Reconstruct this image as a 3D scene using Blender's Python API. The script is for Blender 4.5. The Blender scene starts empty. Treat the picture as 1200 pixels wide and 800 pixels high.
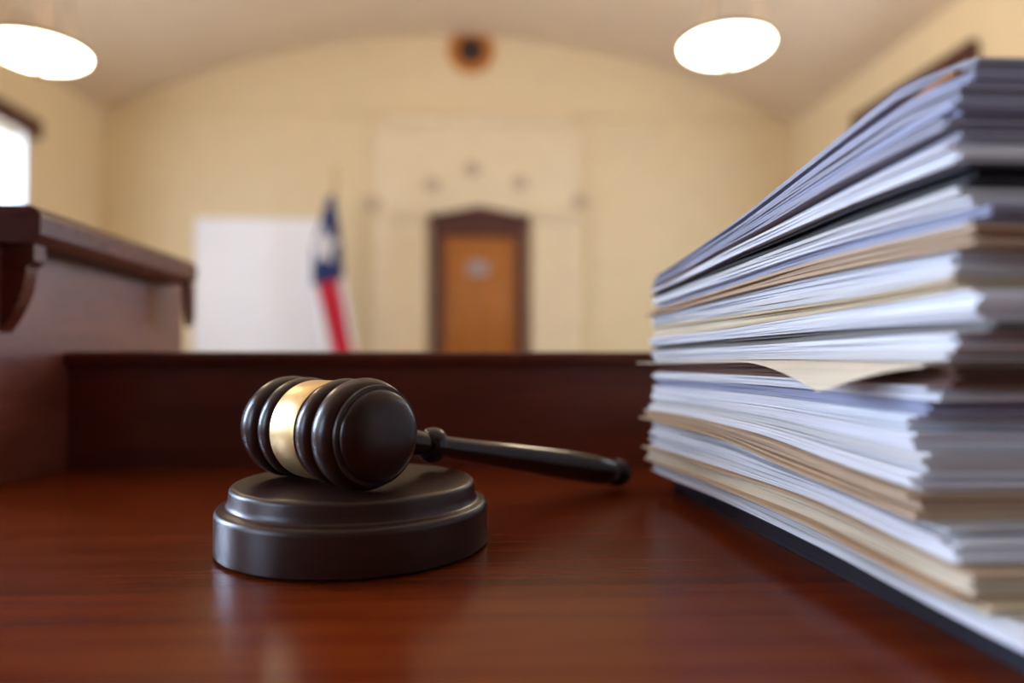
import bpy, bmesh, math, random
from mathutils import Vector, Matrix
C = bpy.context.scene
D = bpy.data
COL = C.collection
rnd = random.Random(7)
PI = math.pi

# ------------------------------------------------------------------ camera
F = 820.0                       # focal length in pixels of the 1200 px wide frame
H = 0.078                       # lens height above the desk top (z = 0)
YAW = math.radians(-3.0)        # looks slightly to the right of the room axis (+Y)
PITCH = math.atan(24.0 / F)     # looks slightly up
cam_d = D.cameras.new('camera'); cam = D.objects.new('camera', cam_d); COL.objects.link(cam)
cam.location = (0, 0, H)
cam.rotation_euler = (PI / 2 + PITCH, 0, YAW)
cam_d.sensor_width = 36.0
cam_d.lens = 36.0 * F / 1200.0
cam_d.clip_start = 0.01
cam_d.clip_end = 100
cam_d.dof.use_dof = True
cam_d.dof.focus_distance = 0.285
cam_d.dof.aperture_fstop = 3.3
C.camera = cam
MC = cam.rotation_euler.to_matrix()

# ------------------------------------------------------------------ world, exposure
C.view_settings.view_transform = 'Standard'
C.view_settings.look = 'None'
C.view_settings.gamma = 1.0
C.view_settings.use_curve_mapping = False
C.view_settings.exposure = 0.5
W = D.worlds.new('world'); C.world = W; W.use_nodes = True
bg = W.node_tree.nodes['Background']
bg.inputs[0].default_value = (0.80, 0.90, 1.0, 1)
bg.inputs[1].default_value = 1.5

COOL = (0.57, 0.72, 1.0)
WARM = (1.0, 0.80, 0.54)
# daylight standing in the window openings: (x, y, z, size along y, size in z, watts, facing +1 = into +X, colour)
ROOM_L, ROOM_R, ROOM_Y, ROOM_B = -5.2, 4.65, 10.0, -3.0
FLOOR, SPRING, PEAK = -1.35, 3.58, 4.79
DAY = [(-1, -1.6, 120, 1.9), (-1, 2.7, 480, 1.1), (-1, 7.42, 90, 1.9), (1, -1.2, 25, 1.9), (1, 3.3, 120, 1.9), (1, 7.15, 70, 1.9)]   # side, centre y, watts, width; those behind the bench are unseen back fill
WIN_Z0, WIN_Z1 = 0.2, 2.72
RIGHT_UP = 0.14                 # the right hand windows sit a little higher
for side, y, w, ww in DAY:
    ld = D.lights.new('window_daylight', 'AREA'); ld.shape = 'RECTANGLE'
    ld.size = WIN_Z1 - WIN_Z0; ld.size_y = ww; ld.energy = w; ld.color = COOL
    lo = D.objects.new('window_daylight', ld); COL.objects.link(lo)
    x = (ROOM_L - 0.42) if side < 0 else (ROOM_R + 0.42)
    lo.location = (x, y, (WIN_Z0 + WIN_Z1) / 2 + (RIGHT_UP if side > 0 else 0))
    lo.rotation_euler = (0, PI / 2 * side, 0)
LAMP_EMIT = 14.0
LAMP_W = 60.0

# ------------------------------------------------------------------ pixel helpers (frame 1200 x 800)
def ray(x, y):
    return MC @ Vector(((x - 600) / F, -(y - 400) / F, -1.0))
def atY(x, y, Y):
    d = ray(x, y); k = Y / d.y; return Vector((d.x * k, Y, H + d.z * k))
def onface(x, y):
    """where a line of sight meets the left face of the paper stack"""
    d = ray(x, y); k = 0.1378 / (d.x + 0.0626 * d.y); return Vector((d.x * k, d.y * k, H + d.z * k))
def atX(x, y, X):
    d = ray(x, y); k = X / d.x; return Vector((X, d.y * k, H + d.z * k))
def atZ(x, y, z):
    d = ray(x, y); k = (z - H) / d.z; return Vector((d.x * k, d.y * k, z))

# ------------------------------------------------------------------ materials
def new_mat(name):
    m = D.materials.new(name); m.use_nodes = True
    nt = m.node_tree; b = nt.nodes['Principled BSDF']
    return m, nt, b
def plain(name, col, rough=0.5, metal=0.0, coat=0.0, spec=0.5, var=0.06, scale=30.0, bump=0.0):
    m, nt, b = new_mat(name)
    n = nt.nodes; l = nt.links
    tc = n.new('ShaderNodeTexCoord'); no = n.new('ShaderNodeTexNoise'); no.inputs['Scale'].default_value = scale
    no.inputs['Detail'].default_value = 4
    l.new(tc.outputs['Object'], no.inputs['Vector'])
    r = n.new('ShaderNodeValToRGB')
    r.color_ramp.elements[0].position = 0.3; r.color_ramp.elements[1].position = 0.7
    r.color_ramp.elements[0].color = tuple(c * (1 - var) for c in col) + (1,)
    r.color_ramp.elements[1].color = tuple(min(1, c * (1 + var)) for c in col) + (1,)
    l.new(no.outputs['Fac'], r.inputs['Fac']); l.new(r.outputs['Color'], b.inputs['Base Color'])
    b.inputs['Roughness'].default_value = rough; b.inputs['Metallic'].default_value = metal
    b.inputs['Coat Weight'].default_value = coat; b.inputs['Coat Roughness'].default_value = 0.12
    b.inputs['Specular IOR Level'].default_value = spec
    if bump:
        bp = n.new('ShaderNodeBump'); bp.inputs['Strength'].default_value = bump; bp.inputs['Distance'].default_value = 0.002
        l.new(no.outputs['Fac'], bp.inputs['Height']); l.new(bp.outputs['Normal'], b.inputs['Normal'])
    return m
def wood(name, dark, light, stretch=(1.2, 22, 22), scale=4.0, rough=0.28, coat=0.3, coat_rough=0.15, planks=None, spec=0.5, bump=0.08, rvar=1.0):
    m, nt, b = new_mat(name)
    n = nt.nodes; l = nt.links
    tc = n.new('ShaderNodeTexCoord'); mp = n.new('ShaderNodeMapping'); mp.inputs['Scale'].default_value = stretch
    l.new(tc.outputs['Object'], mp.inputs['Vector'])
    n1 = n.new('ShaderNodeTexNoise'); n1.inputs['Scale'].default_value = scale; n1.inputs['Detail'].default_value = 8
    n1.inputs['Distortion'].default_value = 0.6
    l.new(mp.outputs[0], n1.inputs['Vector'])
    n2 = n.new('ShaderNodeTexNoise'); n2.inputs['Scale'].default_value = scale * 6; n2.inputs['Detail'].default_value = 3
    l.new(mp.outputs[0], n2.inputs['Vector'])
    mx = n.new('ShaderNodeMix'); mx.inputs[0].default_value = 0.35
    l.new(n1.outputs['Fac'], mx.inputs[2]); l.new(n2.outputs['Fac'], mx.inputs[3])
    r = n.new('ShaderNodeValToRGB')
    r.color_ramp.elements[0].position = 0.34; r.color_ramp.elements[1].position = 0.66
    r.color_ramp.elements[0].color = dark + (1,); r.color_ramp.elements[1].color = light + (1,)
    l.new(mx.outputs[0], r.inputs['Fac'])
    col = r.outputs['Color']
    if planks:
        sx = n.new('ShaderNodeSeparateXYZ'); l.new(tc.outputs['Object'], sx.inputs[0])
        dv = n.new('ShaderNodeMath'); dv.operation = 'DIVIDE'; dv.inputs[1].default_value = planks
        l.new(sx.outputs['Y'], dv.inputs[0])
        fl = n.new('ShaderNodeMath'); fl.operation = 'FLOOR'; l.new(dv.outputs[0], fl.inputs[0])
        wn = n.new('ShaderNodeTexWhiteNoise'); wn.noise_dimensions = '1D'; l.new(fl.outputs[0], wn.inputs['W'])
        mr = n.new('ShaderNodeMapRange'); mr.inputs['To Min'].default_value = 0.88; mr.inputs['To Max'].default_value = 1.10
        l.new(wn.outputs['Value'], mr.inputs['Value'])
        ml = n.new('ShaderNodeMix'); ml.data_type = 'RGBA'; ml.blend_type = 'MULTIPLY'; ml.inputs[0].default_value = 1
        l.new(col, ml.inputs[6]); l.new(mr.outputs[0], ml.inputs[7]); col = ml.outputs[2]
    l.new(col, b.inputs['Base Color'])
    rr = n.new('ShaderNodeMapRange'); rr.inputs['To Min'].default_value = rough * (1 - 0.15 * rvar); rr.inputs['To Max'].default_value = rough * (1 + 0.2 * rvar)
    l.new(n2.outputs['Fac'], rr.inputs['Value']); l.new(rr.outputs[0], b.inputs['Roughness'])
    b.inputs['Coat Weight'].default_value = coat; b.inputs['Coat Roughness'].default_value = coat_rough
    b.inputs['Specular IOR Level'].default_value = spec
    bp = n.new('ShaderNodeBump'); bp.inputs['Strength'].default_value = bump; bp.inputs['Distance'].default_value = 0.001
    l.new(mx.outputs[0], bp.inputs['Height']); l.new(bp.outputs['Normal'], b.inputs['Normal'])
    return m
def emit(name, col, strength):
    m, nt, b = new_mat(name)
    b.inputs['Base Color'].default_value = col + (1,)
    b.inputs['Emission Color'].default_value = col + (1,); b.inputs['Emission Strength'].default_value = strength
    no = nt.nodes.new('ShaderNodeTexNoise'); no.inputs['Scale'].default_value = 6
    mr = nt.nodes.new('ShaderNodeMapRange'); mr.inputs['To Min'].default_value = strength * 0.9; mr.inputs['To Max'].default_value = strength * 1.1
    nt.links.new(no.outputs['Fac'], mr.inputs['Value']); nt.links.new(mr.outputs[0], b.inputs['Emission Strength'])
    return m
def paper(name, col, rough=0.75):
    m, nt, b = new_mat(name)
    n = nt.nodes; l = nt.links
    tc = n.new('ShaderNodeTexCoord'); mp = n.new('ShaderNodeMapping'); mp.inputs['Scale'].default_value = (8, 8, 900)
    l.new(tc.outputs['Object'], mp.inputs['Vector'])
    no = n.new('ShaderNodeTexNoise'); no.inputs['Scale'].default_value = 1.6; no.inputs['Detail'].default_value = 2
    l.new(mp.outputs[0], no.inputs['Vector'])
    r = n.new('ShaderNodeValToRGB'); r.color_ramp.elements[0].position = 0.3; r.color_ramp.elements[1].position = 0.7
    r.color_ramp.elements[0].color = tuple(c * 0.86 for c in col) + (1,); r.color_ramp.elements[1].color = tuple(min(1, c * 1.05) for c in col) + (1,)
    l.new(no.outputs['Fac'], r.inputs['Fac']); l.new(r.outputs['Color'], b.inputs['Base Color'])
    b.inputs['Roughness'].default_value = rough; b.inputs['Specular IOR Level'].default_value = 0.25
    return m

M = {}
M['desk'] = wood('mahogany_desk', (0.118, 0.0140, 0.0022), (0.205, 0.034, 0.0055), (1.5, 34, 34), 3.2, 0.24, 0.0, 0.16, spec=0.18, planks=0.061)
M['panel'] = wood('mahogany_panel', (0.085, 0.011, 0.0035), (0.165, 0.026, 0.008), (2.2, 3.2, 20), 3.0, 0.34, 0.2, 0.22)
M['side'] = wood('mahogany_side_panel', (0.115, 0.026, 0.014), (0.200, 0.052, 0.030), (3, 3, 13), 3.0, 0.32, 0.15, 0.22, bump=0.03)
M['cap'] = wood('mahogany_cap', (0.070, 0.011, 0.005), (0.130, 0.024, 0.010), (3, 3, 18), 4.0, 0.28, 0.0, 0.15, spec=0.4, bump=0.02)
M['gavel'] = wood('dark_walnut', (0.025, 0.0060, 0.0042), (0.042, 0.0105, 0.0072), (40, 40, 40), 4.0, 0.30, 0.0, 0.12, spec=0.45, bump=0.0, rvar=0.2)
M['handle'] = wood('polished_walnut_handle', (0.014, 0.0045, 0.0030), (0.026, 0.0085, 0.0052), (40, 40, 40), 4.0, 0.13, 0.0, 0.06, bump=0.0, rvar=0.2)
M['block'] = wood('dark_walnut_block', (0.026, 0.0068, 0.0046), (0.044, 0.0120, 0.0080), (6, 6, 60), 8.0, 0.34, 0.0, 0.2, spec=0.52, bump=0.0, rvar=0.2)
M['brass'] = plain('brushed_brass', (0.84, 0.60, 0.29), 0.40, 1.0, 0, 0.5, 0.05, 160)
M['wall'] = plain('cream_plaster', (0.78, 0.625, 0.375), 0.9, 0, 0, 0.2, 0.02, 3, 0.05)
M['wall_back'] = wood('dark_unseen_wall', (0.10, 0.065, 0.045), (0.15, 0.10, 0.07), (6, 6, 1), 3, 0.5, 0.0)  # unseen wall, toned dark to weaken light bounced from behind the camera
M['ceil'] = plain('vault_plaster', (0.72, 0.57, 0.40), 0.9, 0, 0, 0.2, 0.02, 3, 0.05)
M['surround'] = plain('pale_stone_surround', (0.81, 0.66, 0.43), 0.8, 0, 0, 0.2, 0.03, 6)
M['medal'] = plain('weathered_medallion', (0.60, 0.47, 0.32), 0.7, 0, 0, 0.3, 0.1, 30)
M['rectangle'] = plain('white_rectangle', (0.95, 0.94, 0.93), 0.6, 0, 0, 0.3, 0.01, 3)
M['floor'] = wood('floor_boards', (0.10, 0.05, 0.025), (0.17, 0.09, 0.05), (12, 0.8, 1), 3, 0.4, 0.1)
M['doorleaf'] = wood('orange_oak', (0.32, 0.095, 0.006), (0.44, 0.145, 0.011), (14, 14, 1.2), 2.0, 0.4, 0.1)
M['doorframe'] = wood('dark_door_frame', (0.065, 0.010, 0.005), (0.095, 0.017, 0.008), (8, 8, 1.2), 2.0, 0.5, 0.0)
M['trimwood'] = wood('dark_window_head', (0.060, 0.012, 0.006), (0.085, 0.018, 0.009), (8, 1.2, 8), 2.0, 0.4, 0.1)
M['white'] = plain('white_painted_wood', (0.82, 0.79, 0.74), 0.5)
M['lamp'] = emit('opal_glass_lit', (1.0, 0.86, 0.66), LAMP_EMIT)
M['bronze'] = plain('aged_bronze', (0.07, 0.045, 0.025), 0.55, 0.5)
M['clockwood'] = wood('orange_wood_rim', (0.46, 0.15, 0.02), (0.56, 0.20, 0.03), (10, 10, 10), 2.0, 0.5, 0.0, bump=0.0)
M['clockface'] = plain('dark_face', (0.045, 0.020, 0.018), 0.5, 0, 0, 0.4, 0.3, 14)
M['sign'] = plain('pale_door_plate', (0.34, 0.27, 0.24), 0.4)
M['gold'] = plain('gilt_finial', (0.60, 0.42, 0.16), 0.35, 0.8)
M['pole'] = plain('oak_flag_pole', (0.42, 0.27, 0.12), 0.4)
M['flag_blue'] = plain('flag_blue', (0.022, 0.040, 0.150), 0.8)
M['flag_white'] = plain('flag_white', (0.80, 0.78, 0.76), 0.8)
M['flag_red'] = plain('flag_red', (0.62, 0.015, 0.040), 0.8)
P = {
 'white': paper('paper_white', (0.90, 0.91, 0.95)),
 'white2': paper('paper_off_white', (0.76, 0.75, 0.74)),
 'grey': paper('paper_dim_grey', (0.42, 0.42, 0.49)),  # darkened so the upper wedge of papers reads dim
 'blue': paper('paper_dim_blue', (0.42, 0.44, 0.58)),  # dimmer light on the upper papers put into the colour
 'tan': paper('manila_tan', (0.66, 0.48, 0.32)),
 'manila': paper('manila_pale', (0.78, 0.64, 0.42)),
 'cream': paper('cream_sheet', (0.84, 0.73, 0.55)),
 'orange': paper('orange_brown_card', (0.42, 0.19, 0.07)),
 'brown': paper('dark_brown_card', (0.17, 0.080, 0.055), 0.5),
 'olive': paper('olive_grey_card', (0.27, 0.25, 0.23)),
 'black': paper('black_card', (0.022, 0.020, 0.026), 0.45),
 'support': paper('charcoal_support', (0.035, 0.034, 0.045), 0.45),
}
def glass_mat():
    m = D.materials.new('window_glass'); m.use_nodes = True
    nt = m.node_tree; nt.nodes.clear()
    o = nt.nodes.new('ShaderNodeOutputMaterial'); t = nt.nodes.new('ShaderNodeBsdfTransparent'); g = nt.nodes.new('ShaderNodeBsdfGlossy')
    g.inputs['Roughness'].default_value = 0.02
    mx = nt.nodes.new('ShaderNodeMixShader'); mx.inputs[0].default_value = 0.05
    nt.links.new(t.outputs[0], mx.inputs[1]); nt.links.new(g.outputs[0], mx.inputs[2])
    nt.links.new(mx.outputs[0], o.inputs['Surface'])
    return m
M['glass'] = glass_mat()

# ------------------------------------------------------------------ mesh helpers
def add_box(bm, x0, x1, y0, y1, z0, z1, bevel=0.0):
    v = [bm.verts.new((x, y, z)) for x in (x0, x1) for y in (y0, y1) for z in (z0, z1)]
    fs = [(0, 1, 3, 2), (4, 6, 7, 5), (0, 4, 5, 1), (2, 3, 7, 6), (0, 2, 6, 4), (1, 5, 7, 3)]
    faces = [bm.faces.new([v[i] for i in f]) for f in fs]
    if bevel:
        es = list({e for f in faces for e in f.edges})
        bmesh.ops.bevel(bm, geom=es, offset=bevel, segments=3, affect='EDGES', profile=0.5)
def add_lathe(bm, prof, mat=None, n=64, closed=True):
    """prof: list of (radius, height) turned about local Z, then moved by mat."""
    mat = mat or Matrix()
    rings = []
    for r, z in prof:
        if r < 1e-6:
            rings.append([bm.verts.new(mat @ Vector((0, 0, z)))])
        else:
            rings.append([bm.verts.new(mat @ Vector((r * math.cos(2 * PI * i / n), r * math.sin(2 * PI * i / n), z))) for i in range(n)])
    for a, b in zip(rings, rings[1:]):
        if len(a) == 1 and len(b) == 1: continue
        for i in range(n):
            j = (i + 1) % n
            if len(a) == 1: bm.faces.new((a[0], b[i], b[j]))
            elif len(b) == 1: bm.faces.new((a[i], b[0], a[j]))
            else: bm.faces.new((a[i], b[i], b[j], a[j]))
def add_tube(bm, pts, r, n=10):
    rings = []
    for k, p in enumerate(pts):
        p = Vector(p); a = Vector(pts[max(0, k - 1)]); b = Vector(pts[min(len(pts) - 1, k + 1)])
        t = (b - a).normalized(); u = t.orthogonal().normalized()
        if abs(t.z) < 0.9: u = t.cross(Vector((0, 0, 1))).normalized()
        w = t.cross(u); rr = r[k] if isinstance(r, (list, tuple)) else r
        rings.append([bm.verts.new(p + u * rr * math.cos(2 * PI * i / n) + w * rr * math.sin(2 * PI * i / n)) for i in range(n)])
    for a, b in zip(rings, rings[1:]):
        for i in range(n): bm.faces.new((a[i], a[(i + 1) % n], b[(i + 1) % n], b[i]))
    bm.faces.new(rings[0][::-1]); bm.faces.new(rings[-1])
def add_prism(bm, poly, axis, a0, a1):
    """poly of 2-D points extruded along axis ('x': (y,z), 'y': (x,z), 'z': (x,y))."""
    def pt(p, a):
        return {'x': (a, p[0], p[1]), 'y': (p[0], a, p[1]), 'z': (p[0], p[1], a)}[axis]
    A = [bm.verts.new(pt(p, a0)) for p in poly]; B = [bm.verts.new(pt(p, a1)) for p in poly]
    n = len(poly)
    bm.faces.new(A); bm.faces.new(B[::-1])
    for i in range(n): bm.faces.new((A[i], B[i], B[(i + 1) % n], A[(i + 1) % n]))
def obj(name, bm, mat, parent=None, sharp=35.0):
    bmesh.ops.recalc_face_normals(bm, faces=bm.faces)
    me = D.meshes.new(name); bm.to_mesh(me); bm.free()
    for p in me.polygons: p.use_smooth = True
    me.set_sharp_from_angle(angle=math.radians(sharp))
    for m in (mat if isinstance(mat, list) else [mat]): me.materials.append(m)
    o = D.objects.new(name, me); COL.objects.link(o)
    if parent is not None:
        o.parent = parent
        o.matrix_parent_inverse = Matrix.Translation(-parent.location)
    return o
def thing(name, label, cat, loc=(0, 0, 0), group=None):
    o = D.objects.new(name, None); COL.objects.link(o); o.location = loc; o.empty_display_size = 0.05
    o['label'] = label; o['category'] = cat
    if group: o['group'] = group
    return o
def tag(o, label, cat, group=None):
    o['label'] = label; o['category'] = cat
    if group: o['group'] = group
    return o
def struct(name, bm, mat, label=None, cat=None, parent=None, sharp=35.0):
    o = obj(name, bm, mat, parent, sharp)
    if parent is None:
        o['kind'] = 'structure'
        if label: o['label'] = label
        if cat: o['category'] = cat
    return o
def BM(): return bmesh.new()

# ------------------------------------------------------------------ room shell
bm = BM(); add_box(bm, ROOM_L - 0.3, ROOM_R + 0.3, ROOM_B - 0.3, ROOM_Y + 0.3, FLOOR - 0.2, FLOOR)
struct('floor', bm, M['floor'], 'wooden courtroom floor hidden below the bench', 'floor')

# vault: segmental arc from spring to spring, PEAK at the crown
cx = (ROOM_L + ROOM_R) / 2; half = (ROOM_R - ROOM_L) / 2; sag = PEAK - SPRING
Rv = (half * half + sag * sag) / (2 * sag); cz = PEAK - Rv
def arc(n=48, dr=0.0):
    a = math.asin(half / Rv)
    return [(cx + (Rv + dr) * math.sin(-a + 2 * a * i / n), cz + (Rv + dr) * math.cos(-a + 2 * a * i / n)) for i in range(n + 1)]
bm = BM()
inn, out = arc(), arc(dr=0.25)
add_prism(bm, inn + out[::-1], 'y', ROOM_B - 0.3, ROOM_Y + 0.3)
struct('ceiling', bm, M['ceil'], 'shallow cream barrel vaulted ceiling over the courtroom', 'ceiling', sharp=60)
# far wall with arched top (thick)
bm = BM()
poly = [(ROOM_L, FLOOR), (ROOM_R, FLOOR)] + [(x, z) for x, z in inn[::-1]]
add_prism(bm, poly, 'y', ROOM_Y, ROOM_Y + 0.3)
struct('wall_back', bm, M['wall'], 'far cream end wall with an arched top', 'wall', sharp=60)
bm = BM(); add_prism(bm, poly, 'y', ROOM_B - 0.3, ROOM_B)
struct('wall_front', bm, M['wall_back'], 'dark panelled wall behind the judge bench', 'wall', sharp=60)
def side_wall(name, side, x0, x1, mat, label):
    bm = BM()
    ys = sorted([(c, ww) for s, c, w, ww in DAY if s == side])
    edges = [ROOM_B - 0.3]
    for c, WIN_W in ys: edges += [c - WIN_W / 2, c + WIN_W / 2]
    edges.append(ROOM_Y + 0.3)
    for i in range(0, len(edges), 2): add_box(bm, x0, x1, edges[i], edges[i + 1], FLOOR, SPRING + 0.1)
    up = RIGHT_UP if side > 0 else 0
    for c, WIN_W in ys:
        add_box(bm, x0, x1, c - WIN_W / 2, c + WIN_W / 2, FLOOR, WIN_Z0 + up)
        add_box(bm, x0, x1, c - WIN_W / 2, c + WIN_W / 2, WIN_Z1 + up, SPRING + 0.1)
    struct(name, bm, mat, label, 'wall')
side_wall('wall_left', -1, ROOM_L - 0.35, ROOM_L, M['wall'], 'cream side wall with tall windows on the left')
side_wall('wall_right', 1, ROOM_R, ROOM_R + 0.35, M['wall'], 'cream side wall on the right, behind the paper stack')
# windows: white reveal lining and sash in the opening, glass pane, dark wooden head outside the reveal
k = 0
for side, c, w, WIN_W in DAY:
    k += 1
    s = side; up = RIGHT_UP if side > 0 else 0
    xin = ROOM_L if s < 0 else ROOM_R          # room-side face of the wall
    def bx(bm, a, b, y0, y1, z0, z1, bev=0.0):  # a, b measured outwards from the room-side face
        xs = sorted((xin + s * a, xin + s * b)); add_box(bm, xs[0], xs[1], y0, y1, z0 + up, z1 + up, bev)
    y0, y1 = c - WIN_W / 2, c + WIN_W / 2
    root = thing('window_%d' % k, 'tall daylit window in the %s wall, %s' % ('left' if s < 0 else 'right',
                 'behind the judge bench' if c < 2 else ('half way along' if c < 5 else 'nearest the far wall')), 'window', (xin + s * 0.2, c, WIN_Z0))
    root['kind'] = 'structure'
    b = BM()
    bx(b, 0.002, 0.34, y0, y0 + 0.07, WIN_Z0, WIN_Z1); bx(b, 0.002, 0.34, y1 - 0.07, y1, WIN_Z0, WIN_Z1)
    bx(b, 0.12, 0.34, y0, y1, WIN_Z1 - 0.07, WIN_Z1); bx(b, 0.12, 0.34, y0, y1, WIN_Z0, WIN_Z0 + 0.07)
    struct('window_frame', b, M['white'], parent=root)
    b = BM()
    bx(b, 0.20, 0.25, c - 0.03, c + 0.03, WIN_Z0 + 0.07, WIN_Z1 - 0.07); bx(b, 0.20, 0.25, y0 + 0.07, y1 - 0.07, 1.42, 1.48)
    struct('sash_bar', b, M['white'], parent=root)
    b = BM(); bx(b, 0.222, 0.228, y0 + 0.07, y1 - 0.07, WIN_Z0 + 0.07, WIN_Z1 - 0.07)
    struct('pane', b, M['glass'], parent=root)
    b = BM(); bx(b, -0.10, 0.0, y0 - 0.06, y1 + 0.10, WIN_Z1 - 0.02, WIN_Z1 + 0.20, 0.015)
    struct('window_head', b, M['trimwood'], parent=root)
    b = BM(); bx(b, -0.07, 0.12, y0 - 0.08, y1 + 0.08, WIN_Z0 - 0.06, WIN_Z0, 0.01)
    struct('window_sill', b, M['trimwood'], parent=root)
# picture rail across the far wall at the spring line
bm = BM(); add_box(bm, ROOM_L, ROOM_R, ROOM_Y - 0.035, ROOM_Y, SPRING + 0.02, SPRING + 0.075, 0.01)
struct('trim_1', bm, M['wall'], 'thin picture rail across the far wall', 'trim')

# ------------------------------------------------------------------ far wall: door, surround, medallions
def fx(px): return atY(px, 300, ROOM_Y).x
def fz(py, px=560): return atY(px, py, ROOM_Y).z
# surround: two stepped pilasters, lintel panel, cornice
def pilaster(name, xa, xb, label):
    root = thing(name, label, 'pilaster', ((fx(xa) + fx(xb)) / 2, ROOM_Y - 0.05, FLOOR)); root['kind'] = 'structure'
    a, b_ = fx(xa), fx(xb); w = b_ - a; top = fz(262)
    b = BM(); add_box(b, a, b_, ROOM_Y - 0.10, ROOM_Y, FLOOR, top, 0.012)
    for i in range(3):
        add_box(b, a + w * (0.14 + 0.27 * i), a + w * (0.32 + 0.27 * i), ROOM_Y - 0.13, ROOM_Y - 0.09, FLOOR + 0.35, top - 0.12, 0.012)
    struct('shaft', b, M['surround'], parent=root)
    b = BM(); add_box(b, a - 0.05, b_ + 0.05, ROOM_Y - 0.17, ROOM_Y, top, top + 0.10, 0.02); struct('capital', b, M['surround'], parent=root)
    b = BM(); add_box(b, a - 0.04, b_ + 0.04, ROOM_Y - 0.16, ROOM_Y, FLOOR, FLOOR + 0.30, 0.02); struct('plinth', b, M['surround'], parent=root)
pilaster('trim_2', 437, 500, 'pale fluted pilaster between the flag and the door')
pilaster('trim_3', 622, 682, 'pale fluted pilaster on the right side of the door')
bm = BM(); add_box(bm, fx(437), fx(682), ROOM_Y - 0.06, ROOM_Y, fz(251), fz(147), 0.01)
o = struct('trim_4', bm, M['surround'], 'pale plaster panel above the door', 'trim')
bm = BM(); add_box(bm, fx(448), fx(668), ROOM_Y - 0.15, ROOM_Y, fz(147), fz(138), 0.02)
add_box(bm, fx(455), fx(661), ROOM_Y - 0.10, ROOM_Y, fz(151), fz(146), 0.01)
struct('trim_5', bm, M['surround'], 'narrow cornice shelf high above the door', 'trim')
# medallions
def medallion(px, py, label):
    p = atY(px, py, ROOM_Y - 0.06)
    m = Matrix.Translation(p) @ Matrix.Rotation(PI / 2, 4, 'X')
    b = BM()
    add_lathe(b, [(0.0, 0.03), (0.03, 0.03), (0.045, 0.018), (0.06, 0.03), (0.085, 0.036), (0.105, 0.03), (0.115, 0.0), (0.0, 0.0)], m, 28)
    for i in range(8):
        a = 2 * PI * i / 8
        add_lathe(b, [(0.0, 0.05), (0.014, 0.045), (0.02, 0.03)], m @ Matrix.Translation((0.07 * math.cos(a), 0.07 * math.sin(a), 0)), 8)
    tag(obj('wall_medallion', b, M['medal']), label, 'medallion', 'plaster medallions in an arch over the door')
medallion(437, 238, 'round plaster medallion at the low end of the arch, nearest the flag')
medallion(506, 217, 'round plaster medallion up and left of the door peak')
medallion(553, 198, 'round plaster medallion at the crown of the arch, above the door peak')
medallion(609, 214, 'round plaster medallion up and right of the door peak')
medallion(680, 236, 'round plaster medallion at the low end of the arch, nearest the paper stack')
# door
xl, xr = fx(508), fx(615)
door = thing('door_1', 'orange brown wooden door under a dark peaked frame in the far wall', 'door', ((xl + xr) / 2, ROOM_Y - 0.1, FLOOR)); door['kind'] = 'structure'
xm = (xl + xr) / 2
la, lb = fx(520), fx(605); ztop = fz(279); zc = fz(261); zp = fz(249)
b = BM()
add_box(b, xl, la, ROOM_Y - 0.16, ROOM_Y, FLOOR, ztop); add_box(b, lb, xr, ROOM_Y - 0.16, ROOM_Y, FLOOR, ztop)
add_prism(b, [(xl, ztop), (xr, ztop), (xr, zc), (xm, zp), (xl, zc)], 'y', ROOM_Y - 0.16, ROOM_Y)
struct('door_frame', b, M['doorframe'], parent=door)
b = BM()
add_prism(b, [(xl - 0.05, zc - 0.01), (xm, zp - 0.01), (xr + 0.05, zc - 0.01), (xr + 0.05, zc + 0.05), (xm, zp + 0.05), (xl - 0.05, zc + 0.05)], 'y', ROOM_Y - 0.22, ROOM_Y)
struct('peaked_head', b, M['doorframe'], parent=door)
b = BM()
add_box(b, la, lb, ROOM_Y - 0.09, ROOM_Y - 0.03, FLOOR, ztop)
wl = lb - la
for zz0, zz1 in ((FLOOR + 0.2, 0.1), (0.25, ztop - 0.6)):
    for i in (0, 1):
        a = la + wl * (0.12 + 0.42 * i); add_box(b, a, a + wl * 0.34, ROOM_Y - 0.105, ROOM_Y - 0.08, zz0, zz1, 0.012)
leaf = struct('door_leaf', b, M['doorleaf'], parent=door)
p = atY(560, 314, ROOM_Y - 0.1)
b = BM(); add_box(b, p.x - 0.15, p.x + 0.15, ROOM_Y - 0.10, ROOM_Y - 0.088, p.z - 0.11, p.z + 0.11, 0.004)
struct('door_plate', b, M['sign'], parent=leaf)
b = BM(); add_lathe(b, [(0, 0.09), (0.025, 0.085), (0.035, 0.06), (0.02, 0.03), (0.04, 0.0)], Matrix.Translation((lb - 0.08, ROOM_Y - 0.09, -0.35)) @ Matrix.Rotation(PI / 2, 4, 'X'), 20)
struct('door_knob', b, M['brass'], parent=leaf)
# white board with a thin frame, behind the flag
bx0, bx1, bz1, bz0 = fx(228), fx(388), fz(258), fz(470)
wb = thing('white_rectangle', 'large blank white board on the far wall left of the flag', 'rectangle', ((bx0 + bx1) / 2, ROOM_Y - 0.03, bz0))
b = BM(); add_box(b, bx0 + 0.03, bx1 - 0.03, ROOM_Y - 0.03, ROOM_Y, bz0 + 0.03, bz1 - 0.03); obj('rectangle_surface', b, M['rectangle'], wb)
b = BM()
add_box(b, bx0, bx1, ROOM_Y - 0.045, ROOM_Y, bz1 - 0.03, bz1, 0.006); add_box(b, bx0, bx1, ROOM_Y - 0.045, ROOM_Y, bz0, bz0 + 0.03, 0.006)
add_box(b, bx0, bx0 + 0.03, ROOM_Y - 0.045, ROOM_Y, bz0 + 0.03, bz1 - 0.03, 0.006); add_box(b, bx1 - 0.03, bx1, ROOM_Y - 0.045, ROOM_Y, bz0 + 0.03, bz1 - 0.03, 0.006)
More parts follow.
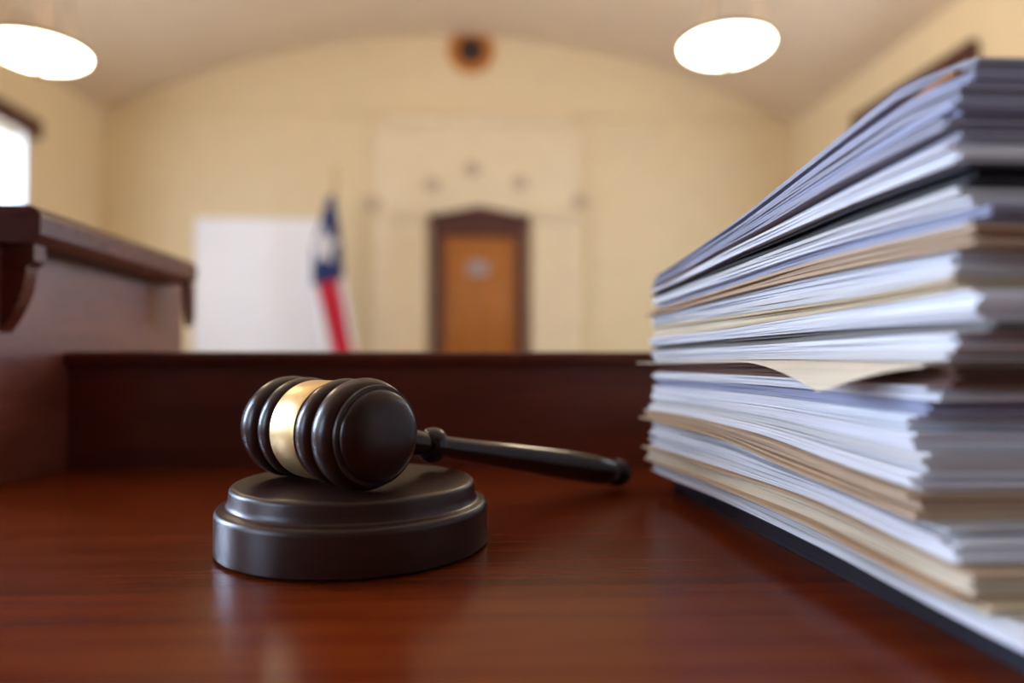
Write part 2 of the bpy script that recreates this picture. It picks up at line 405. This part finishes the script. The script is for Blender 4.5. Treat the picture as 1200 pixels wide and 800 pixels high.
obj('rectangle_frame', b, M['white'], wb)
# round wall clock under the vault
p = atY(552, 60, ROOM_Y)
mt = Matrix.Translation(p) @ Matrix.Rotation(PI / 2, 4, 'X')
ck = thing('wall_plaque', 'round plaque with orange wooden rim high on the far wall', 'plaque', p)
b = BM(); add_lathe(b, [(0.185, 0.0), (0.325, 0.0), (0.33, 0.03), (0.30, 0.05), (0.22, 0.05), (0.19, 0.04), (0.185, 0.0)], mt, 48); obj('rim', b, M['clockwood'], ck)
b = BM(); add_lathe(b, [(0, 0.035), (0.05, 0.04), (0.06, 0.03), (0.12, 0.03), (0.13, 0.036), (0.14, 0.03), (0.187, 0.03), (0.187, 0.0), (0, 0)], mt, 48); obj('face', b, M['clockface'], ck)

# ------------------------------------------------------------------ flag on its pole
FY = 9.3
def gp(px, py, Y=FY): return atY(px, py, Y)
pole_x = gp(392, 300).x
fl = thing('state_flag', 'draped blue, white and red flag with one white star on a pole', 'flag', (pole_x, FY + 0.02, FLOOR))
ztip = gp(392, 192).z
b = BM(); add_tube(b, [(pole_x, FY + 0.02, FLOOR + 0.1), (pole_x, FY + 0.02, ztip - 0.22)], 0.016, 12); obj('pole', b, M['pole'], fl)
b = BM()
mp = Matrix.Translation((pole_x, FY + 0.02, ztip - 0.22))
add_lathe(b, [(0.0, 0.0), (0.024, 0.0), (0.024, 0.04), (0.014, 0.05), (0.028, 0.07), (0.014, 0.09), (0.03, 0.13), (0.0, 0.24)], mp, 16); obj('finial', b, M['gold'], fl)
b = BM(); add_lathe(b, [(0.0, 0.0), (0.17, 0.0), (0.17, 0.03), (0.13, 0.05), (0.05, 0.07), (0.03, 0.14), (0.0, 0.14)], Matrix.Translation((pole_x, FY + 0.02, FLOOR)), 32); obj('base', b, M['bronze'], fl)
outl = [(230, 385, 392), (260, 376, 398), (290, 366, 402), (330, 366, 404), (370, 372, 412), (410, 378, 418), (450, 384, 421), (485, 389, 419)]
def outline(py):
    for (y0, a0, b0), (y1, a1, b1) in zip(outl, outl[1:]):
        if py <= y1:
            t = (py - y0) / (y1 - y0); return a0 + (a1 - a0) * t, b0 + (b1 - b0) * t
    return outl[-1][1:]
b = BM(); NU, NV = 40, 80; grid = []
for j in range(NV + 1):
    py = 230 + 255 * j / NV; a, c = outline(py); row = []
    for i in range(NU + 1):
        u = i / NU; q = gp(a + (c - a) * u, py)
        amp = 0.05 * min(1, j / 18)
        row.append((b.verts.new((q.x, FY - 0.05 + amp * math.sin(u * 17 + j * 0.03) + 0.02 * math.sin(u * 7 + 1), q.z)), a + (c - a) * u, py))
    grid.append(row)
def star_in(x, y, cx_, cy_, r):
    dx, dy = (x - cx_) / 0.8, y - cy_; a = math.atan2(dx, -dy); rr = math.hypot(dx, dy)
    seg = 2 * PI / 5; a = abs((a + seg / 2) % seg - seg / 2)
    # edge of a five pointed star between outer radius r and inner 0.5 r
    x1, y1, x2, y2 = r, 0.0, 0.5 * r * math.cos(seg / 2), 0.5 * r * math.sin(seg / 2)
    px_, py_ = rr * math.cos(a), rr * math.sin(a)
    return (x2 - x1) * (py_ - y1) - (y2 - y1) * (px_ - x1) > 0
for j in range(NV):
    for i in range(NU):
        f = b.faces.new([grid[j][i][0], grid[j][i + 1][0], grid[j + 1][i + 1][0], grid[j + 1][i][0]])
        x = (grid[j][i][1] + grid[j + 1][i + 1][1]) / 2; y = (grid[j][i][2] + grid[j + 1][i + 1][2]) / 2
        if y < 331 - (x - 385) * 0.25: f.material_index = 1 if star_in(x, y, 380, 289, 25) else 0
        else:
            c0 = 372 + (y - 330) * 0.24
            f.material_index = 2 if c0 < x < c0 + 23 else 1
fo = obj('cloth', b, [M['flag_blue'], M['flag_white'], M['flag_red']], fl, sharp=80)
sm = fo.modifiers.new('cloth_thickness', 'SOLIDIFY'); sm.thickness = 0.004

# ------------------------------------------------------------------ pendant lamps
def pendant(px, py, Y, r, label):
    p = atY(px, py, Y)
    root = thing('pendant_lamp', label, 'lamp', p, 'glass bowl pendants hanging from the vault')
    mt = Matrix.Translation(p)
    zc_ = cz + math.sqrt(Rv * Rv - (p.x - cx) ** 2)
    b = BM()
    add_lathe(b, [(0, -0.085), (r * .3, -0.080), (r * .6, -0.064), (r * .85, -0.036), (r * .97, -0.012), (r, 0.01), (r * .98, 0.02), (r * .94, 0.0), (r * .8, -0.032), (r * .55, -0.055), (0, -0.072)], mt, 64)
    obj('glass_bowl', b, M['lamp'], root)
    b = BM(); add_lathe(b, [(r * 1.0, 0.0), (r * 1.02, 0.008), (r * 1.02, 0.024), (r * 0.985, 0.028), (r * 0.985, 0.018), (r * 1.0, 0.0)], mt, 64); obj('rim', b, M['bronze'], root)
    b = BM(); add_lathe(b, [(0, -0.145), (0.012, -0.14), (0.022, -0.125), (0.012, -0.11), (0.03, -0.096), (0.035, -0.086), (0, -0.075)], mt, 20); obj('finial', b, M['bronze'], root)
    top = zc_ - 0.12 - p.z
    hub = min(0.9, top - 0.1)
    for i in range(3):
        a = PI / 2 + 2 * PI * i / 3 + 0.4
        b = BM()
        A = Vector((r * .97 * math.cos(a), r * .97 * math.sin(a), 0.02)); B_ = Vector((0.02 * math.cos(a), 0.02 * math.sin(a), hub))
        n = 26
        for q in range(n):
            m_ = A.lerp(B_, (q + .5) / n); dirv = (B_ - A).normalized(); L = (B_ - A).length / n * 0.62
            side = dirv.orthogonal().normalized(); 
            if q % 2: side = dirv.cross(side)
            pts = [p + m_ + dirv * L * math.cos(t) + side * 0.009 * math.sin(t) for t in [2 * PI * w_ / 12 for w_ in range(13)]]
            add_tube(b, pts, 0.0028, 6)
        obj('chain', b, M['bronze'], root)
    b = BM(); add_lathe(b, [(0, hub - .03), (0.03, hub - .02), (0.03, hub + .03), (0.012, hub + 0.05), (0.012, top), (0.07, top + 0.02), (0.085, top + 0.12), (0, top + 0.12)], mt, 20); obj('stem', b, M['bronze'], root)
    ld = D.lights.new('lamp_light', 'POINT'); ld.energy = LAMP_W; ld.color = WARM; ld.shadow_soft_size = 0.2
    lo = D.objects.new('lamp_light', ld); COL.objects.link(lo); lo.parent = root; lo.location = (0, 0, 0.12)
pendant(46, 61, 4.5, 0.276, 'glowing bowl pendant lamp above the window, near the left wall')
pendant(851, 54, 4.5, 0.292, 'glowing bowl pendant lamp right of the plaque, toward the paper stack')

# ------------------------------------------------------------------ judge's bench
YP = atZ(420, 546, 0).y                     # inner face of the parapet
XP = atY(79, 480, YP).x                     # inner face of the side partition
bench = thing('judge_bench', 'dark red mahogany bench top with low front parapet and raised left side partition', 'bench', (0.3, 0.3, FLOOR))
b = BM(); add_box(b, XP, 1.25, -0.32, YP, -0.03, 0.0); obj('desk_top', b, M['desk'], bench)
PT = atY(420, 412, YP).z
b = BM(); add_box(b, XP, 1.25, YP, YP + 0.028, -0.75, PT - 0.010); parapet = obj('parapet_panel', b, M['panel'], bench)
b = BM()
c0 = PT - 0.010
prof = [(YP + 0.036, c0), (YP + 0.036, PT - .002), (YP + 0.034, PT)] + [(YP - 0.006 + 0.004 * (1 - math.sin(t)), PT - 0.004 * (1 - math.cos(t))) for t in [PI / 2 * i / 6 for i in range(7)]] + [(YP - 0.006, c0 + .002), (YP - 0.005, c0)]
add_prism(b, prof, 'x', XP + 0.0005, 1.25); obj('parapet_cap', b, M['cap'], parapet)
XC = XP + 0.026
ytop = atX(48, 240, XC); zcap = ytop.z; YC = ytop.y
YF = atX(214, 350, XP).y
b = BM(); add_box(b, XP - 0.05, XP, YC + 0.004, YF, -0.9, zcap - 0.022); add_box(b, XP - 0.05, XP, 0.435, YC + 0.004, -0.9, zcap - 0.022)
sidep = obj('side_panel', b, M['side'], bench)
b = BM()
ZT = zcap; ct = 0.024
prof = [(XP - 0.06, ZT - ct), (XP - 0.06, ZT)] + [(XC - 0.008 + 0.008 * math.sin(t), ZT - 0.008 + 0.008 * math.cos(t)) for t in [PI / 2 * i / 6 for i in range(7)]] + \
       [(XC - 0.003 + 0.003 * math.cos(t), ZT - ct + 0.006 + 0.004 * (math.cos(t) - 1)) for t in [PI / 2 * i / 5 for i in range(1, 6)]] + [(XC - 0.006, ZT - ct)]
add_prism(b, prof, 'y', YC, atX(231, 308, XC).y); 
obj('side_cap', b, M['cap'], sidep, sharp=30)
b = BM()
yk = YC + 0.004
pr = [atY(x, y, yk) for x, y in ((40, 280), (40, 305), (37, 309), (31, 312), (30, 322), (26, 341), (19, 358), (10, 374), (0, 388), (-10, 400))]
pr = [(max(p.x, XP - 0.001), p.z) for p in pr]; pr[0] = (pr[0][0], ZT - ct)
pr += [(XP - 0.001, pr[-1][1] - 0.002), (XP - 0.001, ZT - ct)]
add_prism(b, pr, 'y', yk, yk + 0.012)
obj('corbel', b, M['cap'], sidep)
b = BM()
ye = atX(231, 308, XC).y
add_prism(b, [(XC - .001, ZT - ct), (XC - .001, atX(231, 372, XC).z), (XC - .004, atX(231, 384, XC).z), (XC - .006, atX(231, 372, XC).z), (XC - .008, ZT - ct)], 'y', ye - 0.016, ye - 0.001)
obj('end_bracket', b, M['cap'], sidep)
b = BM(); add_box(b, XP - 0.04, 1.22, 0.08, YP + 0.02, FLOOR, -0.03); obj('base', b, M['panel'], bench)

# ------------------------------------------------------------------ sound block and gavel
def cam_xy(Xc, Yc):  # camera plan coordinates -> room coordinates
    return Matrix.Rotation(YAW, 3, 'Z') @ Vector((Xc, Yc, 0))
bc = cam_xy(-0.0678, 0.3055); R = 0.057; T = 0.0270
b = BM()
prof = [(0, 0), (R - .0015, 0), (R, 0.0012), (R, 0.0155)]
prof += [(R - .0022 + .0022 * math.cos(t), .0155 + .0028 * math.sin(t)) for t in [PI / 2 * i / 5 for i in range(1, 6)]]
prof += [(.0538, .0187)]
prof += [(.0532 - .0016 * math.sin(t), .0187 + .0040 * (1 - math.cos(t))) for t in [PI / 2 * i / 5 for i in range(1, 6)]]
prof += [(.0514, .0238), (.0513, T - .0020)]
prof += [(.0513 - .0024 + .0024 * math.cos(t), T - .0020 + .0020 * math.sin(t)) for t in [PI / 2 * i / 5 for i in range(1, 6)]]
prof += [(.044, T - .0004), (0.02, T - .0008), (0, T - .0008)]
add_lathe(b, prof, Matrix.Translation(bc + Vector((0, 0, 0.0002))), 128)
blk = obj('sound_block', b, M['block'], sharp=50)
tag(blk, 'round dark wooden sound block under the gavel on the desk', 'sound block')

hr = 0.0222
hc = cam_xy(-0.0790, 0.298); hc.z = T + 0.0001 + hr
ax = Matrix.Rotation(YAW, 3, 'Z') @ Vector((0.735, -0.678, 0)); ax.normalize()      # from the back face to the front face
gav = thing('gavel', 'dark wooden gavel with a brass band resting on the round sound block', 'gavel', (hc.x, hc.y, T))
zaxis = Vector((0, 0, 1)); yv = zaxis.cross(ax)
mh = Matrix((ax, yv, zaxis)).transposed().to_4x4()     # local x = axis
mh = Matrix.Translation(hc) @ mh @ Matrix.Rotation(PI / 2, 4, 'Y')   # lathe z -> axis
def bead(s, w, r, r_in, n=10):
    return [(r_in + (r - r_in) * math.sin(t) ** 0.75, s - w * math.cos(t)) for t in [PI * i / n for i in range(n + 1)]]
def half_head():
    q = [(0.0, 0.0), (0.0202, 0.0), (0.0202, 0.0092), (0.0188, 0.0094), (0.0185, 0.0098)]
    q += bead(0.0150, 0.0050, 0.0220, 0.0180)
    q += [(0.0172, 0.0204), (0.0172, 0.0212)]
    q += bead(0.0278, 0.0064, 0.0224, 0.0176)
    q += [(0.0168, 0.0346), (0.0192, 0.0349), (0.0198, 0.0356), (0.0196, 0.0366), (0.0180, 0.0369), (0.0180, 0.0374)]
    q += [(0.0180 * math.cos(t), 0.0374 + 0.0060 * math.sin(t)) for t in [PI / 2 * i / 10 for i in range(1, 11)]]
    return q
hh = half_head()
full = [(r, -s) for r, s in hh[::-1][:-1]] + hh[1:]
full[0] = (0.0, full[0][1]); full[-1] = (0.0, full[-1][1])
b = BM(); add_lathe(b, full, mh, 96); obj('head', b, M['gavel'], gav, sharp=50)
b = BM(); add_lathe(b, [(0.0200, -0.0093), (0.0207, -0.0093), (0.0209, -0.0088), (0.0209, 0.0088), (0.0207, 0.0093), (0.0200, 0.0093)], mh, 96); bb = obj('brass_band', b, M['brass'], gav, sharp=50); bb['label'] = 'polished brass band'
# handle
hd = cam_xy(0.735, 0.678); hd.normalize(); LH = 0.203
rt = 0.0090
drop = hc.z - rt
hdir = Vector((hd.x * LH, hd.y * LH, -drop)); Lh = hdir.length; hdir.normalize()
mhd = Matrix.Translation(hc) @ hdir.to_track_quat('Z', 'Y').to_matrix().to_4x4()
prof = [(0.0, 0.015), (0.0066, 0.015), (0.0062, 0.045), (0.0058, 0.049), (0.0056, 0.0525)]
prof += [(0.0056 + 0.0030 * math.sin(t), 0.0570 - 0.0045 * math.cos(t)) for t in [PI * i / 10 for i in range(1, 11)]]
prof += [(0.0050, 0.064), (0.0052, 0.070), (0.0062, 0.10), (0.0074, 0.135), (0.0084, 0.165), (0.0088, 0.185), (0.0086, 0.200), (0.0078, 0.2075), (0.0074, 0.2090),
         (0.0082, 0.2105), (0.0088, 0.2140), (0.0086, 0.2180), (0.0074, 0.2215), (0.0045, 0.2240), (0.0, 0.2248)]
sc_ = Lh / 0.2248
b = BM(); add_lathe(b, [(r, z * sc_ if z > .06 else z) for r, z in prof], mhd, 48); obj('handle', b, M['handle'], gav, sharp=60)

# ------------------------------------------------------------------ the tall stack of case files
def XS(Y): return 0.1378 - 0.0626 * Y   # left face of the stack, turned a little off the room axis
BT = 0.0095                # thickness of the binder under everything
XE = 0.36                  # hidden right edges
LV = [  # measured edge lines of the pile from top to bottom, as seen along the left face
 [(768, 322), (860, 255), (950, 180), (1020, 120), (1095, 62)],
 [(779, 334), (856, 294), (980, 234), (1131, 165)],
 [(779, 338), (856, 303), (992, 243), (1131, 190)],
 [(779, 343), (856, 312), (992, 262), (1131, 215)],
 [(780, 360), (848, 340), (934, 312), (1035, 286), (1155, 262)],
 [(782, 367), (848, 350), (934, 328), (1035, 308), (1155, 287)],
 [(785, 379), (900, 364), (1000, 350), (1150, 320)],
 [(763, 396), (855, 386), (970, 367), (1154, 337)],
 [(763, 405), (893, 394), (1046, 381), (1158, 376)],
 [(763, 412), (893, 404), (1046, 392), (1158, 390)],
 [(769, 424), (900, 421), (1117, 424)],
 [(750, 429), (900, 425.5), (1100, 431)],
 [(770, 436), (890, 440), (1100, 454)],
 [(765, 460), (905, 477), (1060, 505)],
 [(755, 478), (817, 488), (909, 512), (1024, 556), (1085, 577)],
 [(755, 488), (850, 510), (909, 536), (1024, 582), (1095, 615)],
 [(755, 519), (856, 550), (972, 588), (1060, 630), (1125, 662)],
 [(763, 538), (856, 570), (957, 612), (1060, 662), (1150, 705)],
 [(790, 562), (883, 602), (957, 641), (1050, 690), (1200, 767)],
]
YG = [0.148 + 0.297 * i / 27 for i in range(28)]
def level(pts):
    q = sorted([(onface(x, y).y, onface(x, y).z) for x, y in pts])
    res = []
    for Y in YG:
        if Y <= q[0][0]: z = q[0][1]
        elif Y >= q[-1][0]: z = q[-1][1]
        else:
            for (a, za), (c, zc2) in zip(q, q[1:]):
                if a <= Y <= c: z = za + (zc2 - za) * (Y - a) / (c - a); break
        res.append(z)
    for _ in range(3):
        res = [res[0]] + [(res[i - 1] + 2 * res[i] + res[i + 1]) / 4 for i in range(1, len(res) - 1)] + [res[-1]]
    return res
ZL = [level(p) for p in LV]
ZL[-1] = [max(BT + 0.0004, z) for z in ZL[-1]]
for k in range(len(ZL) - 2, -1, -1):                       # keep the levels in order, never touching
    ZL[k] = [max(z, zb + 0.0012) for z, zb in zip(ZL[k], ZL[k + 1])]
def zat(s, Y):
    """height of pile level s (0 top .. 18 bottom) at depth Y"""
    k = min(int(s), len(ZL) - 2); f = s - k
    t = (min(max(Y, YG[0]), YG[-1]) - YG[0]) / (YG[-1] - YG[0]) * (len(YG) - 1); i = min(int(t), len(YG) - 2); g = t - i
    a = ZL[k][i] * (1 - g) + ZL[k][i + 1] * g; c = ZL[k + 1][i] * (1 - g) + ZL[k + 1][i + 1] * g
    return a + (c - a) * f
NY, NX = 22, 5
def add_leaf(bm, s0, s1, yn, yf, xl, cut=0.0, wav=None, droop=None):
    """one sheet between pile levels s0 (upper face) and s1 (lower face)"""
    ph = rnd.uniform(0, 6.28); am = rnd.uniform(0.0, 0.0008)
    sk = rnd.uniform(-0.003, 0.003)                        # small twist of the sheet in the pile
    top, bot = [], []
    for i in range(NY + 1):
        u = (i / NY) ** 1.5; Y = yn + (yf - yn) * u
        r0, r1 = [], []
        for j in range(NX + 1):
            v = (j / NX) ** 2.2
            x0_ = XS(Y) + xl; X = x0_ + sk * (u - 0.5) * (1 - v) + (XE - x0_) * v
            if j == 0 or v < 0.1: X += am * math.sin(Y * 55 + ph)
            if cut and Y - yn < 0.016: X += (1 - (Y - yn) / 0.016) * cut * (1 - v)
            for lst, s in ((r0, s0), (r1, s1)):
                lst.append(bm.verts.new((X, Y, zat(s, Y))))
        top.append(r0); bot.append(r1)
    for i in range(NY):
        for j in range(NX):
            bm.faces.new((top[i][j], top[i][j + 1], top[i + 1][j + 1], top[i + 1][j]))
            bm.faces.new((bot[i][j], bot[i + 1][j], bot[i + 1][j + 1], bot[i][j + 1]))
        bm.faces.new((top[i][0], top[i + 1][0], bot[i + 1][0], bot[i][0]))
        bm.faces.new((top[i][NX], bot[i][NX], bot[i + 1][NX], top[i + 1][NX]))
    for j in range(NX):
        bm.faces.new((top[0][j], bot[0][j], bot[0][j + 1], top[0][j + 1]))
        bm.faces.new((top[NY][j], top[NY][j + 1], bot[NY][j + 1], bot[NY][j]))
def thick(s0, s1):
    return 0.5 * (zat(s0, 0.22) - zat(s1, 0.22)) + 0.5 * (zat(s0, 0.37) - zat(s1, 0.37))
def nearY(px): return onface(px, 424).y
def bundle_mesh(s0, s1, yn, yf, xl, pitch=0.00075, fill=0.80, jit=0.0016, cut=0.0):
    b = BM(); n = max(1, round(thick(s0, s1) / pitch)); ds = (s1 - s0) / n
    for i in range(n):
        m_ = ds * (1 - fill) / 2; big = rnd.random() < 0.12
        add_leaf(b, s0 + i * ds + m_, s0 + (i + 1) * ds - m_, yn + rnd.uniform(-1, 1.4) * jit * 1.5, yf + rnd.uniform(-1.5, 1) * jit,
                 xl + rnd.uniform(-1, 1) * jit * (1.8 if big else 0.7), cut * rnd.uniform(0.7, 1.2))
    return b
GRP = 'papers and folders in the tall stack'
def paper_bundle(s0, s1, col, label, near=1140, far=0.432, dx=0.0, jit=0.0009, cut=0.0, pitch=0.0009):
    b = bundle_mesh(s0, s1, nearY(near), far, dx, pitch, 0.93, jit, cut)
    o = obj('paper_bundle', b, P[col], sharp=30); tag(o, label, 'papers', GRP); return o
def folder(s0, s1, col, label, near=1140, far=0.435, dx=0.0, inner='white', cut=0.0):
    """card folder: back and front covers of its own colour, sheets between them"""
    y = nearY(near)
    root = thing('file_folder', label, 'folder', (0.25, (y + far) / 2, zat(s1, 0.3)), GRP)
    ds = s1 - s0; t = thick(s0, s1); c = min(0.30, 0.0011 / t)
    b = BM(); add_leaf(b, s0 + ds * .02, s0 + ds * c, y, far, dx - 0.002, cut); obj('front_cover', b, P[col], root, 30)
    b = BM(); add_leaf(b, s1 - ds * c, s1 - ds * .02, y + .001, far, dx - 0.0028, cut); obj('back_cover', b, P[col], root, 30)
    if inner and t > 0.0022:
        b = bundle_mesh(s0 + ds * (c + .02), s1 - ds * (c + .02), y + 0.002, far - .002, dx + 0.0004, 0.0008, 0.93, 0.0007, cut)
        obj('page_block', b, P[inner], root, 30)
    return root
def card(s0, s1, col, label, near=1140, far=0.435, dx=0.0):
    b = bundle_mesh(s0, s1, nearY(near), far, dx, 0.0014, 0.85, 0.0008); o = obj('file_folder', b, P[col], sharp=30); tag(o, label, 'folder', GRP); return o
# ---- wedge above the first bright white bundle (levels 0..1), its dimness put into darker paper tones
paper_bundle(0.00, 0.12, 'grey', 'grey papers with clipped corner, topmost item of the tall stack', 1098, dx=0.0035, cut=0.010)
card(0.125, 0.20, 'orange', 'thin rust card just under the topmost grey papers', 1104, dx=0.006)
paper_bundle(0.205, 0.34, 'blue', 'bluish paper bundle just under the thin rust card near the top', 1110, dx=0.0025, cut=0.006)
paper_bundle(0.345, 0.50, 'grey', 'second paper bundle under the rust card near the top, greyer', 1112, dx=0.001, cut=0.004)
paper_bundle(0.505, 0.66, 'blue', 'third paper bundle under the rust card near the top, bluish', 1118, dx=0.002)
paper_bundle(0.665, 0.80, 'grey', 'fourth paper bundle under the rust card near the top of the stack', 1116, dx=0.000)
card(0.805, 0.86, 'brown', 'thin dark brown card in the upper part of the stack', 1105, dx=0.004)
paper_bundle(0.865, 0.95, 'grey', 'grey papers between the dark brown card and thin orange folder', 1122, dx=0.003)
card(0.955, 0.995, 'orange', 'thin orange brown folder just above the uppermost bright white bundle', 1090, dx=0.000)
# ---- bright bundle, black folder
paper_bundle(1.0, 1.98, 'white', 'bright white paper bundle lying directly on the black folder', 1133, dx=-0.001, jit=0.0006)
folder(2.0, 2.98, 'black', 'black folder in the upper part of the stack', 1138, dx=0.0035, inner='black')
# ---- bluish papers
paper_bundle(3.0, 3.24, 'white2', 'off white papers directly under the black folder', 1128, dx=0.001)
card(3.25, 3.31, 'olive', 'thin olive grey card a little below the black folder', 1120, dx=0.003)
paper_bundle(3.32, 3.55, 'white', 'white paper bundle just under the thin olive card', 1142, dx=0.000)
paper_bundle(3.56, 3.76, 'blue', 'bluish paper bundle above the tan folder, second below the olive card', 1148, dx=0.003)
paper_bundle(3.77, 3.99, 'grey', 'grey blue papers lying directly on the uppermost tan folder', 1138, dx=0.001)
folder(4.0, 4.98, 'tan', 'uppermost tan folder, about a third down the stack', 1155, dx=0.000, inner='tan')
paper_bundle(5.0, 5.5, 'white', 'white papers directly under the uppermost tan folder', 1118, dx=0.001)
paper_bundle(5.51, 5.98, 'white2', 'off white papers lying directly on the pale manila folder', 1122, dx=0.000)
folder(6.0, 6.98, 'manila', 'pale manila folder about mid height, its sheets showing white', 1128, dx=0.001, inner='cream')
paper_bundle(7.0, 7.98, 'white', 'thick bright white bundle between manila folder and olive grey folder', 1156, dx=-0.0015, jit=0.0007)
folder(8.0, 8.98, 'olive', 'olive grey folder at mid height under the thick bright bundle', 1160, dx=0.003, inner='olive')
paper_bundle(9.0, 9.55, 'white', 'white papers directly under the olive grey folder', 1118, dx=0.000, jit=0.0007)
paper_bundle(9.56, 9.98, 'white2', 'off white papers lying on the cream sheet with the drooping corner', 1112, dx=0.001)
# ---- cream sheet whose corner hangs out over the side
y0, y1 = nearY(1100), 0.443
b = BM(); rows = []
NYs, NXs = 44, 14
apex = nearY(1012)
for i in range(NYs + 1):
    Y = y0 + (y1 - y0) * i / NYs
    e = max(0.0, 1 - abs(Y - apex) / (0.092 if Y > apex else 0.044))
    ext = 0.0131 * e + 0.006 * max(0, (Y - 0.39) / 0.053) + 0.001
    r0, r1 = [], []
    for j in range(NXs + 1):
        v = j / NXs
        xs = XS(Y)
        if j <= 8: X = xs - ext * (1 - j / 8)
        else: X = xs + (XE - xs) * ((j - 8) / (NXs - 8)) ** 1.5
        out_ = max(0.0, xs - X - 0.001)
        dz = -55.0 * out_ ** 2 if Y < 0.39 else 0
        za, zb = zat(10.1, Y), zat(10.9, Y)
        r0.append(b.verts.new((X, Y, za + dz))); r1.append(b.verts.new((X - (0.0004 if dz else 0), Y, za - 0.0007 + dz if X < xs else max(zb, za - 0.0012))))
    rows.append((r0, r1))
for i in range(NYs):
    for j in range(NXs):
        b.faces.new((rows[i][0][j], rows[i][0][j + 1], rows[i + 1][0][j + 1], rows[i + 1][0][j]))
        b.faces.new((rows[i][1][j], rows[i + 1][1][j], rows[i + 1][1][j + 1], rows[i][1][j + 1]))
    b.faces.new((rows[i][0][0], rows[i + 1][0][0], rows[i + 1][1][0], rows[i][1][0]))
    b.faces.new((rows[i][0][NXs], rows[i][1][NXs], rows[i + 1][1][NXs], rows[i + 1][0][NXs]))
for j in range(NXs):
    b.faces.new((rows[0][0][j], rows[0][1][j], rows[0][1][j + 1], rows[0][0][j + 1]))
    b.faces.new((rows[NYs][0][j], rows[NYs][0][j + 1], rows[NYs][1][j + 1], rows[NYs][1][j]))
tag(obj('loose_sheet', b, P['cream'], sharp=40), 'cream sheet sticking out of the stack, its corner drooping over the side', 'sheet', GRP)
folder(11.02, 11.98, 'brown', 'dark brown folder just under the drooping cream sheet', 1112, dx=0.004, inner='brown')
paper_bundle(12.0, 12.30, 'white', 'white papers directly under the dark brown folder', 1096, dx=0.0005)
paper_bundle(12.31, 12.64, 'blue', 'bluish papers in the lower half, second below the dark brown folder', 1075, dx=0.003)
paper_bundle(12.65, 12.98, 'white', 'white papers in the lower half, third below the dark brown folder', 1060, dx=0.0005)
paper_bundle(13.0, 13.32, 'white', 'white papers, third bundle above the broad tan folder', 1070, dx=-0.001)
paper_bundle(13.33, 13.66, 'white2', 'off white papers, second bundle above the broad tan folder', 1082, dx=0.000)
paper_bundle(13.67, 13.98, 'white', 'white papers lying directly on the broad tan folder', 1085, dx=-0.003)
folder(14.0, 14.98, 'tan', 'broad tan folder in the lower half with its edge sagging', 1092, dx=-0.004, inner='tan')
paper_bundle(15.0, 15.33, 'white2', 'ragged off white papers directly under the broad tan folder', 1100, dx=0.001, jit=0.0026)
paper_bundle(15.34, 15.68, 'white', 'ragged white papers, second bundle below the broad tan folder', 1112, dx=-0.001, jit=0.0026)
paper_bundle(15.69, 15.98, 'white', 'white papers lying directly on the lowest tan folder', 1124, dx=-0.002, jit=0.0018)
folder(16.0, 16.98, 'tan', 'lowest tan folder, near the bottom of the stack', 1150, dx=-0.003, inner='cream')
card(17.0, 17.28, 'manila', 'thin yellowish manila folder just under the lowest tan folder', 1165, dx=-0.001)
paper_bundle(17.29, 17.62, 'white2', 'off white papers, second lowest bundle of the stack', 1195, dx=0.0005)
paper_bundle(17.63, 17.985, 'white', 'white papers lying directly on the charcoal binder at the bottom', 1225, dx=-0.0005, jit=0.0007)

# ---- dark binder at the bottom, added for the dark strip under the papers
yb0, yb1 = 0.150, 0.425
def quad(inset, ya, yb, xr): return [(XS(ya) + inset, ya), (xr, ya), (xr, yb), (XS(yb) + inset, yb)]
root = thing('stack_support', 'charcoal binder on the desk beneath the whole paper stack', 'support', (0.24, (yb0 + yb1) / 2, 0))
b = BM(); add_prism(b, quad(0.010, yb0, yb1, XE), 'z', 0.0002, 0.0022); obj('back_cover', b, P['support'], root)
b = BM(); add_prism(b, quad(0.010, yb0, yb1, XE), 'z', BT - 0.0020, BT); obj('front_cover', b, P['support'], root)
b = BM(); add_prism(b, [(XS(yb0) + 0.010, yb0), (XS(yb0) + 0.0125, yb0), (XS(yb1) + 0.0125, yb1), (XS(yb1) + 0.010, yb1)], 'z', 0.0023, BT - 0.0021); obj('support_edge', b, P['support'], root)
b = BM()
for i in range(7): add_prism(b, quad(0.016, yb0 + 0.004, yb1 - 0.004, XE - 0.006), 'z', 0.0023 + i * 0.00072, 0.0023 + i * 0.00072 + 0.0006)
obj('page_block', b, P['grey'], root)
